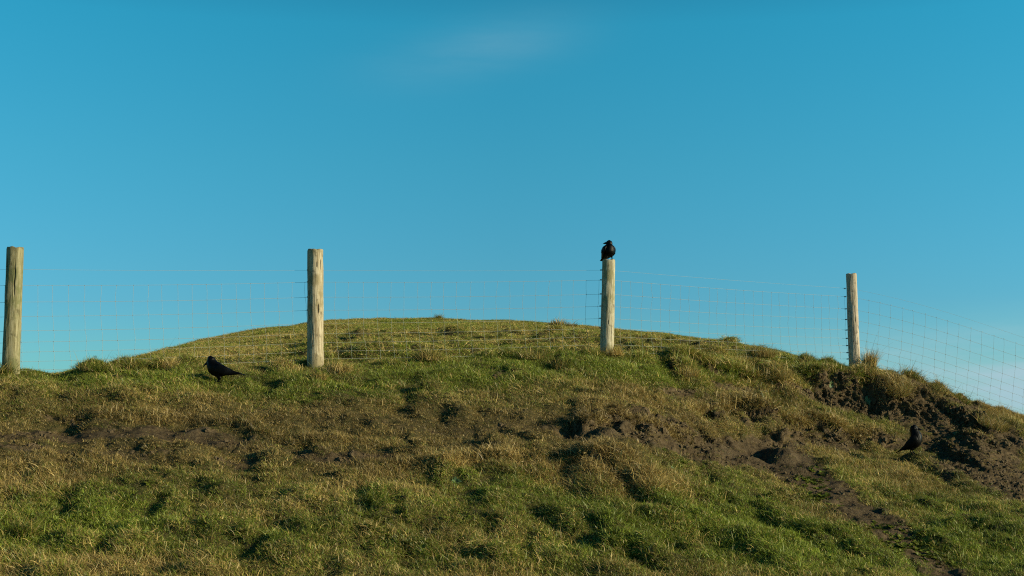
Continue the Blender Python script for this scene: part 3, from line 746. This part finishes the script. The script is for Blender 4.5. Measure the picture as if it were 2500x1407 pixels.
# hill-top tussocks against the sky
tussock(1068, 779, 14, .17, .5, 'tiny tuft on the very top of the hill', n=120, wid=.012)
tussock(1357, 796, 36, .22, .75, 'brown tussock on the hill skyline left of the crow post', n=260, wid=.012)
tussock(1390, 799, 34, .16, .7, 'low brown tussock beside another on the hill skyline', n=200, wid=.012)

# ---- leafy rosettes
M_LEAF = Nodes('rosette_leaf')
M_LEAF.principled(M_LEAF.mix(M_LEAF.attr('vary'), (0.03, 0.06, 0.02), (0.09, 0.14, 0.06)), .55, .35)
def rosette(px, py, size, label):
    p, nr = ground_point(px, py)
    o = blade_mesh('leafy_weed', weed_leafs(rg, 16, size), M_LEAF.m)
    o.location = p + nr * .004
    o.rotation_euler = nr.to_track_quat('Z', 'Y').to_euler()
    tag(o, label, 'weed', 'leafy weeds on the bank')
rosette(2392, 1232, 0.055, 'pale green rosette weed low on the slope near the right edge')
rosette(2330, 1062, 0.050, 'pale weed on bare soil to the right of the standing crow')
rosette(2318, 1010, 0.044, 'small pale weed high on the cut bank above the standing crow')
rosette(1640, 1150, 0.055, 'dark green leafy weed beside the bare track')
rosette(2026, 945, 0.072, 'blue green weed at the left end of the dark cut bank')
rosette(1110, 1180, 0.050, 'fresh green weed on the brown middle of the lower bank')
rosette(2110, 985, 0.072, 'grey green weed growing in the hollow of the cut bank')

# ------------------------------------------------------------------ fence
def wood_mat(i, light, darkc, algae):
    g = Nodes('weathered_post_wood')
    co = g.obj()
    grain = g.noise(co, 9.0, 8, .65, (9, 9, .55))
    patch = g.noise(co, 4.0, 5, .6, (1.3, 1.3, 1.0))
    fine = g.noise(co, 60.0, 5, .7, (3, 3, .35))
    wav = g.noise(co, 14.0, 6, .7, (1, 1, .8))
    c = g.mix(g.ramp(grain, .35, .62), darkc, light)
    c = g.mix(g.math('MULTIPLY', g.ramp(patch, .47, .62), .85), c, algae)
    c = g.mix(g.math('MULTIPLY', g.ramp(wav, .54, .66), .65), c, tuple(v * .45 for v in darkc))
    c = g.mix(g.math('MULTIPLY', g.ramp(fine, .60, .72), .6), c, tuple(v * .35 for v in darkc))
    z = g.n('ShaderNodeSeparateXYZ'); g.put(z.inputs[0], co)
    c = g.mix(g.math('MULTIPLY', g.attr('crack'), .92), c, (0.02, 0.013, 0.008))
    c = g.mix(g.math('MULTIPLY', g.attr('endgrain'), .6), c, (0.20, 0.16, 0.10))
    h = g.math('ADD', g.math('MULTIPLY', grain, .8), g.math('MULTIPLY', fine, .5))
    g.principled(c, .85, .2, normal=g.bump(h, .6, .008))
    return g.m
def post(i, base, top, rad, cracks, mat, label, parent):
    ax = top - base
    L = ax.length
    ns, nh, bury = 120, 150, .35
    zz = np.concatenate([np.linspace(-bury, L - .012, nh), [L - .006, L - .001]])
    th = np.linspace(0, 2 * math.pi, ns, endpoint=False)
    T, ZZ = np.meshgrid(th, zz)
    rr = rad * (1 + .05 * fbm(np.cos(T) * 1.2 + 10 * i, ZZ * 3.0 + np.sin(T), 31 + i, 3) + .022 * fbm(np.cos(T) * 3 + 5 * i, ZZ * 9 + np.sin(T) * 3, 51 + i, 3))
    rr = rr - .07 * rad * np.clip(np.cos(2 * (T - .6 - i)), .3, 1) + .05 * rad * (1 - ZZ / L) * (.6 if i == 1 else 1)
    ck = np.zeros(T.shape)
    for (a0, z0, z1, w) in cracks:                                  # angle from the camera side (degrees, right positive), height span, half-width
        aa = math.radians(-90 + a0) + .02 * np.sin(ZZ * 40 + a0)
        d = np.abs((T - aa + math.pi) % (2 * math.pi) - math.pi) * rad
        taper = sstep(z0, z0 + (z1 - z0) * .25, ZZ) * sstep(z1, z1 - (z1 - z0) * .25, ZZ) if z1 < L else sstep(z0, z0 + (z1 - z0) * .4, ZZ)
        ck = np.maximum(ck, (1 - sstep(w * .6, w * 1.4, d)) * taper)
    rr = rr - .012 * ck
    rr[-2] *= .985; rr[-1] *= .95
    verts = np.stack([rr * np.cos(T), rr * np.sin(T), ZZ + np.where(ZZ > L - .02, .004 * np.sin(T * 3 + i) + .003 * np.sin(T * 7), 0)], -1)
    nrow = len(zz)
    ii = np.arange((nrow - 1) * ns).reshape(nrow - 1, ns)
    nx = np.roll(ii, -1, 1)
    faces = [tuple(q) for q in np.stack([ii, nx, nx + ns, ii + ns], -1).reshape(-1, 4)]
    flat = verts.reshape(-1, 3)
    cap = []
    inner = verts[-1] * np.array([.5, .5, 1])
    inner[:, 2] += .002
    flat = np.vstack([flat, inner, [[0, 0, verts[-1, :, 2].mean() + .002]]])
    b0, b1, cc = (nrow - 1) * ns, nrow * ns, nrow * ns + ns
    for k in range(ns):
        k2 = (k + 1) % ns
        faces += [(b0 + k, b0 + k2, b1 + k2, b1 + k), (b1 + k, b1 + k2, cc)]
    o = mesh_obj('fence_post', flat, faces, mat, parent)
    attr(o.data, 'crack', np.concatenate([ck.ravel(), np.zeros(ns + 1)]))
    eg = np.zeros(len(flat)); eg[b0:] = 1
    attr(o.data, 'endgrain', eg)
    o.location = base
    o.rotation_euler = ax.to_track_quat('Z', 'Y').to_euler()
    # keep the post's own X axis along the world's X so that crack angles stay on the camera side
    q = Vector((0, 0, 1)).rotation_difference(ax.normalized())
    o.rotation_euler = q.to_euler()
    if label: o['label'] = label
    return o
fence = bpy.data.objects.new('wire_fence', None)
col.objects.link(fence)
tag(fence, 'stock netting fence on round wooden posts running along the crest of the bank', 'fence')
M_WIRE = Nodes('galvanised_wire')
M_WIRE.principled(M_WIRE.mix(M_WIRE.noise(M_WIRE.obj(), 6.0, 3), (0.23, 0.25, 0.21), (0.32, 0.33, 0.28)), .6, .3)
M_WIRE = M_WIRE.m
M_STAPLE = Nodes('rusty_staple'); M_STAPLE.principled((0.06, 0.045, 0.035), .7, .3, .4); M_STAPLE = M_STAPLE.m
tones = [((.29, .25, .14), (.13, .10, .046), (.14, .128, .058)), ((.28, .255, .155), (.125, .11, .05), (.125, .13, .055)), ((.43, .375, .265), (.20, .155, .09), (.21, .175, .095)),
         ((.42, .385, .285), (.23, .20, .125), (.21, .195, .10)), ((.47, .41, .325), (.25, .205, .15), (.31, .26, .19)), ((.35, .30, .21), (.2, .157, .087), (.21, .174, .093))]
cracks = [[], [(24, .62, .98, .004), (-40, .8, 1.05, .003)], [(38, 1.02, 2, .005), (52, .95, 1.08, .004), (30, .50, .62, .006), (20, .98, 1.05, .004), (-10, .2, .3, .002)],
          [(5, .30, .42, .003), (30, .1, .3, .002)], [(10, .55, .8, .0025), (-15, .2, .6, .002), (30, .15, .4, .0025)], []]
plabel = [None, 'thick mossy post leaning at the left edge', 'stout pale post with splits near its top and a knot halfway', 'pale post with a crow perched on top', 'slim weathered post leaning left at the crest', None]
post_obj, foot, tops = [], [], []
for i, (bx, by, d, tx, ty, w) in enumerate(POSTS):
    b, t = at(bx, by, d), at(tx, ty, d)
    foot.append(b); tops.append(t)
    if i in (0, 5):                                                 # outside the frame
        post_obj.append(post(i, b, t, w / F_PX * d * .5, cracks[i], wood_mat(i, *tones[i]), None, fence))
    else:
        post_obj.append(post(i, b, t, w / F_PX * d * .5, cracks[i], wood_mat(i, *tones[i]), plabel[i], fence))
# netting: eight line wires closer together towards the ground, stays 15 cm apart, one plain wire above
WY = {0: (940, 700, 662), 1: (905, 697, 658), 2: (877, 689, 660), 3: (859, 684, 660), 4: (877, 725, 705), 5: (1062, 900, 880)}
FR = np.cumsum([0, .101, .112, .117, .133, .170, .170, .197]); FR /= FR[-1]
def tube(pts, r, V_, F_, ns=5):
    """append a thin round tube through pts to V_, F_"""
    pts = np.asarray(pts, float)
    base = len(V_)
    tan_ = np.gradient(pts, axis=0)
    for p, t in zip(pts, tan_):
        t = t / (np.linalg.norm(t) + 1e-9)
        a = np.cross(t, [0.31, .9, .3]); a /= np.linalg.norm(a)
        b = np.cross(t, a)
        for k in range(ns):
            an = 2 * math.pi * k / ns
            V_.append(p + r * (math.cos(an) * a + math.sin(an) * b))
    for s in range(len(pts) - 1):
        for k in range(ns):
            k2 = (k + 1) % ns
            F_.append((base + s * ns + k, base + s * ns + k2, base + (s + 1) * ns + k2, base + (s + 1) * ns + k))
def knot(c, V_, F_, r=.0034, l=.008):
    b = len(V_)
    for s in (-1, 1):
        V_.append(c + np.array([s * l, 0, 0]))
    for k in range(4):
        an = math.pi / 2 * k
        V_.append(c + np.array([0, r * math.cos(an), r * math.sin(an)]))
    for k in range(4):
        a_, b_ = b + 2 + k, b + 2 + (k + 1) % 4
        F_.append((b, a_, b_)); F_.append((b + 1, b_, a_))
rw = random.Random(3)
BACK = .085                                                         # the wire runs down the far side of the posts
for s in range(5):
    p0, p1 = POSTS[s], POSTS[s + 1]
    d0, d1 = p0[2] + BACK, p1[2] + BACK
    x0, x1 = foot[s].x, foot[s + 1].x
    lean0, lean1 = (tops[s] - foot[s]), (tops[s + 1] - foot[s + 1])
    zl0 = [at(p0[0], WY[s][0], d0).z, at(p0[0], WY[s][1], d0).z, at(p0[0], WY[s][2], d0).z]
    zl1 = [at(p1[0], WY[s + 1][0], d1).z, at(p1[0], WY[s + 1][1], d1).z, at(p1[0], WY[s + 1][2], d1).z]
    span = math.hypot(x1 - x0, d1 - d0)
    def wire_pt(f, row, top=False):
        za = zl0[2] if top else zl0[0] + (zl0[1] - zl0[0]) * FR[row]
        zb = zl1[2] if top else zl1[0] + (zl1[1] - zl1[0]) * FR[row]
        ha, hb = (za - foot[s].z) / lean0.z, (zb - foot[s + 1].z) / lean1.z
        xa, xb = x0 + lean0.x * ha, x1 + lean1.x * hb
        z = za + (zb - za) * f - .012 * math.sin(math.pi * f) * (1 if not top else .6)
        if s == 4: z += .10 * math.sin(math.pi * min(1, f * 1.1)) * (1 - f)
        return np.array([xa + (xb - xa) * f, d0 + (d1 - d0) * f, z])
    V_, F_ = [], []
    nst = int(round(span / .15))
    fs = [(k + .35 + rw.uniform(-.06, .06)) / nst for k in range(nst)]
    wob = [[rw.gauss(0, .004) for _ in range(8)] for _ in fs]
    slant = -.03 if s < 4 else .06
    for row in range(8):
        pts = [wire_pt(f, row) for f in np.linspace(0, 1, 34)]
        tube(pts, .0012, V_, F_)
    for k, f in enumerate(fs):
        pts = []
        for row in range(8):
            q = wire_pt(f, row)
            q = q + np.array([wob[k][row] + slant * (FR[row] - .5) + .012 * math.sin(FR[row] * 5 + s) * (1 if s in (2, 3) else .6), 0, 0])
            if pts:
                m = (pts[-1] + q) / 2 + np.array([rw.gauss(0, .003), .004, 0]); pts.append(m)
            pts.append(q)
        tube(pts, .0011, V_, F_)
        for q in pts[::2]: knot(q, V_, F_)
    mesh_obj('wire_netting', V_, F_, M_WIRE, fence)
    V_, F_ = [], []
    tube([wire_pt(f, 0, True) for f in np.linspace(0, 1, 30)], .0009, V_, F_)
    mesh_obj('top_wire', V_, F_, M_WIRE, fence)
    # staples where the wire meets the post on the left of this span's far post
    if s < 4:
        rp = POSTS[s + 1][5] / F_PX * POSTS[s + 1][2] * .5
        inv = (Matrix.Translation(post_obj[s + 1].location) @ post_obj[s + 1].rotation_euler.to_matrix().to_4x4()).inverted()
        for row in list(range(8)) + [None]:
            q = wire_pt(1, row or 0, row is None)
            c = q + np.array([-rp - .002, -BACK * .3, 0])
            V_, F_ = [], []
            tube([c + np.array([.012, 0, .004]), c + np.array([-.012, .01, .003]), c + np.array([-.012, .016, -.003]), c + np.array([.012, .01, -.004])], .0032, V_, F_)
            st = mesh_obj('staple', V_, F_, M_STAPLE, post_obj[s + 1])
            st.matrix_parent_inverse = inv

# ------------------------------------------------------------------ crows
def plumage():
    g = Nodes('crow_plumage')
    co = g.obj()
    fe = g.n('ShaderNodeTexVoronoi', feature='DISTANCE_TO_EDGE')
    mp = g.n('ShaderNodeMapping'); mp.inputs['Scale'].default_value = (1, 1.6, 1.6); g.put(mp.inputs[0], co)
    g.put(fe.inputs['Vector'], mp.outputs[0]); fe.inputs['Scale'].default_value = 70
    n = g.noise(co, 30, 4)
    c = g.mix(n, (0.0006, 0.0007, 0.0009), (0.0018, 0.0018, 0.0023))
    g.principled(c, .42, .11, normal=g.bump(fe.outputs[0], .35, .006))
    return g.m
M_PLUM = plumage()
M_BEAK = Nodes('horn_beak'); M_BEAK.principled((0.008, 0.0075, 0.007), .5, .2); M_BEAK = M_BEAK.m
M_EYE = Nodes('dark_eye'); M_EYE.principled((0.006, 0.004, 0.003), .08, .6); M_EYE = M_EYE.m
def loft(V_, F_, rings, ns=20):
    """closed tube through rings of (centre, half-width, half-height, direction)"""
    base = len(V_)
    cs = [Vector(r[0]) for r in rings]
    for k, (c, w, h) in enumerate(rings):
        t = (cs[min(k + 1, len(cs) - 1)] - cs[max(k - 1, 0)]).normalized()
        side = Vector((0, 1, 0)) - t * t.y
        if side.length < .3: side = Vector((1, 0, 0)) - t * t.x
        side.normalize(); up = t.cross(side)
        for q in range(ns):
            an = 2 * math.pi * q / ns
            V_.append(tuple(cs[k] + side * (w * math.cos(an)) + up * (h * math.sin(an))))
    for k in range(len(rings) - 1):
        for q in range(ns):
            q2 = (q + 1) % ns
            F_.append((base + k * ns + q, base + k * ns + q2, base + (k + 1) * ns + q2, base + (k + 1) * ns + q))
    F_.append(tuple(base + q for q in reversed(range(ns))))
    F_.append(tuple(base + (len(rings) - 1) * ns + q for q in range(ns)))
def smooth_rings(rings, sub=5):
    a = np.array([[*r[0], r[1], r[2]] for r in rings], float)
    s = np.arange(len(a))
    b = pchip(s, a, np.linspace(0, len(a) - 1, (len(a) - 1) * sub + 1))
    return [((q[0], q[1], q[2]), max(q[3], .001), max(q[4], .001)) for q in b]
def crow(spec, loc, heading, label):
    """spec in metres: X forward, Y to the bird's left, Z up from the ground under its feet"""
    V_, F_ = [], []
    fat = spec.get('fat', 1.0)
    loft(V_, F_, smooth_rings([(c, w * fat, h * (fat if h > .02 else 1)) for c, w, h in spec['spine']]))
    for s in (1, -1):
        loft(V_, F_, smooth_rings([((x, s * y, z), w, h) for (x, y, z), w, h in spec['wing']]), 14)
        for leg in ([spec['legs'][0]] if s == 1 else [spec['legs'][1]]):
            loft(V_, F_, smooth_rings(leg, 3), 10)
            fx, fy, _ = leg[-1][0]
            for ang, ln in ((0, .040), (.55, .034), (-.55, .034), (math.pi, .030)):
                c, sn = math.cos(ang), math.sin(ang)
                loft(V_, F_, [((fx, fy, .008), .0042, .0042), ((fx + c * ln * .5, fy + sn * ln * .5, .008), .0038, .0036), ((fx + c * ln, fy + sn * ln, .002), .002, .002)], 8)
    for f in spec.get('plumes', []):
        loft(V_, F_, smooth_rings(f, 3), 8)
    tmp = mesh_obj('crow_form', V_, F_)
    rm = tmp.modifiers.new('r', 'REMESH'); rm.mode = 'VOXEL'; rm.voxel_size = .0032; rm.use_smooth_shade = True
    sm = tmp.modifiers.new('s', 'SMOOTH'); sm.factor = .5; sm.iterations = 2
    dg = bpy.context.evaluated_depsgraph_get()
    me = bpy.data.meshes.new_from_object(tmp.evaluated_get(dg))
    bpy.data.objects.remove(tmp)
    me.materials.clear(); me.materials.append(M_PLUM)
    me.polygons.foreach_set('use_smooth', np.ones(len(me.polygons), bool))
    o = bpy.data.objects.new('crow', me); col.objects.link(o)
    o.location = loc; o.rotation_euler = (0, 0, heading)
    tag(o, label, 'crow', 'black crows about the fence')
    h, r, yaw, dip = Vector(spec['head']), spec['head_r'], spec['head_yaw'], spec['dip']
    fwd = Vector((math.cos(yaw) * math.cos(dip), math.sin(yaw) * math.cos(dip), -math.sin(dip)))
    side = Vector((-math.sin(yaw), math.cos(yaw), 0))
    upv = fwd.cross(side)
    V_, F_ = [], []
    Lb = spec.get('beak_len', .055)
    for sgn, hgt in ((1, .0115), (-1, .008)):                          # upper and lower half of the bill
        ring = []
        for f, w in ((0, 1.), (.35, .88), (.7, .55), (.92, .22), (1., .06)):
            c = h + fwd * (r * .78 + Lb * f * (1 if sgn > 0 else .94)) + upv * (sgn * hgt * .42 * (1 - f) - .004 * f * f - r * .12)
            ring.append((c, w))
        b = len(V_)
        for c, w in ring:
            for q in range(10):
                an = 2 * math.pi * q / 10
                V_.append(tuple(c + side * (.0135 * w * math.cos(an)) + upv * (hgt * 1.12 * w * math.sin(an))))
        for k in range(len(ring) - 1):
            for q in range(10):
                F_.append((b + k * 10 + q, b + k * 10 + (q + 1) % 10, b + (k + 1) * 10 + (q + 1) % 10, b + (k + 1) * 10 + q))
        F_.append(tuple(b + (len(ring) - 1) * 10 + q for q in range(10)))
    mesh_obj('beak', V_, F_, M_BEAK, o)
    for s in (1, -1):
        bm = bmesh.new(); bmesh.ops.create_uvsphere(bm, u_segments=12, v_segments=8, radius=.0052)
        e = bpy.data.meshes.new('eye'); bm.to_mesh(e); bm.free(); e.materials.append(M_EYE)
        eo = bpy.data.objects.new('eye', e); col.objects.link(eo); eo.parent = o
        eo.location = h + fwd * (r * .42) + side * (s * r * .80) + upv * (r * .22)
    return o
def head_rings(neck, head, r, yaw, dip):
    f = Vector((math.cos(yaw) * math.cos(dip), math.sin(yaw) * math.cos(dip), -math.sin(dip)))
    h = Vector(head)
    return [(tuple(h - f * r * .1 - Vector((0, 0, r * .35))), r * 1.02, r * 1.05), (tuple(h), r, r), (tuple(h + f * r * .55), r * .68, r * .72), (tuple(h + f * r * 1.0), r * .32, r * .36)]
# walking crow, profile to the left, tail level
hr = .036
s1 = dict(fat=1.12, head=(.080, 0, .212), head_r=hr, head_yaw=0, dip=.62, beak_len=.072,
          spine=[((-.262, 0, .066), .016, .003), ((-.20, 0, .078), .024, .006), ((-.125, 0, .092), .028, .014), ((-.07, 0, .104), .042, .036), ((-.005, 0, .112), .056, .058), ((.038, 0, .134), .058, .062), ((.064, 0, .168), .048, .050)] + head_rings(0, (.080, 0, .212), hr, 0, .62),
          wing=[((.046, .040, .152), .008, .02), ((.0, .058, .130), .010, .042), ((-.06, .052, .106), .009, .038), ((-.13, .030, .090), .007, .022), ((-.215, .014, .080), .004, .006)],
          legs=[[((-.01, .026, .080), .028, .030), ((-.012, .026, .050), .018, .020), ((-.026, .026, .036), .007, .007), ((-.004, .026, .010), .0045, .0045)],
                [((.0, -.026, .080), .028, .030), ((.012, -.026, .046), .017, .019), ((.006, -.026, .034), .007, .007), ((.030, -.026, .010), .0045, .0045)]])
p, _ = ground_point(534, 938)
crow(s1, p + Vector((0, 0, .008)), math.pi - .12, 'black crow walking on the grass left of the second post, beak lowered')
# standing crow, upright, facing right
hr = .036
s2 = dict(fat=1.09, head=(.004, 0, .285), head_r=hr, head_yaw=-.1, dip=.16, beak_len=.064,
          spine=[((-.192, 0, .030), .016, .004), ((-.145, 0, .055), .024, .008), ((-.095, 0, .080), .032, .022), ((-.05, 0, .108), .050, .046), ((.005, 0, .148), .060, .060), ((.018, 0, .195), .055, .056), ((.008, 0, .242), .043, .044)] + head_rings(0, (.004, 0, .285), hr, -.1, .16),
          wing=[((.020, .044, .215), .008, .018), ((-.005, .062, .175), .010, .038), ((-.05, .056, .125), .010, .036), ((-.10, .036, .085), .007, .022), ((-.16, .016, .048), .004, .007)],
          legs=[[((-.005, .03, .105), .024, .026), ((-.012, .03, .072), .012, .014), ((-.020, .03, .050), .0055, .0055), ((.018, .03, .010), .0045, .0045)],
                [((-.02, -.03, .105), .024, .026), ((-.035, -.03, .068), .012, .014), ((-.042, -.03, .048), .0055, .0055), ((-.008, -.03, .010), .0045, .0045)]])
p, _ = ground_point(2234, 1117)
crow(s2, p + Vector((0, 0, .012)), -.25, 'black crow standing upright on bare earth of the right slope, facing right')
# perched crow, breast half towards the viewer, head turned left, wings loosened
hr = .033
hy = 2.35
s3 = dict(head=(.012, 0, .188), head_r=hr, head_yaw=-2.05, dip=.06, beak_len=.045,
          spine=[((-.15, 0, .004), .020, .004), ((-.11, 0, .022), .026, .010), ((-.07, 0, .046), .036, .028), ((-.025, 0, .075), .056, .050), ((.012, 0, .098), .062, .060), ((.018, 0, .135), .053, .050), ((.012, 0, .163), .036, .037)] + head_rings(0, (.012, 0, .188), hr, -2.05, .06),
          wing=[((.020, .042, .155), .010, .014), ((.010, .066, .125), .012, .030), ((-.01, .070, .088), .011, .036), ((-.05, .052, .055), .008, .026), ((-.10, .028, .026), .004, .008)],
          plumes=[[((.005, s * .062, .115), .010, .016), ((-.004, s * .082, .088), .006, .010), ((-.01, s * .096, .072), .002, .003)] for s in (1, -1)],
          legs=[[((.01, .03, .06), .020, .022), ((.012, .034, .035), .010, .011), ((.012, .036, .01), .005, .005)], [((.01, -.03, .06), .020, .022), ((.012, -.034, .035), .010, .011), ((.012, -.036, .01), .005, .005)]])
ax = (tops[3] - foot[3]).normalized()
crow(s3, tops[3] + ax * .002, -1.05, 'black crow perched on top of a fence post, head turned left')
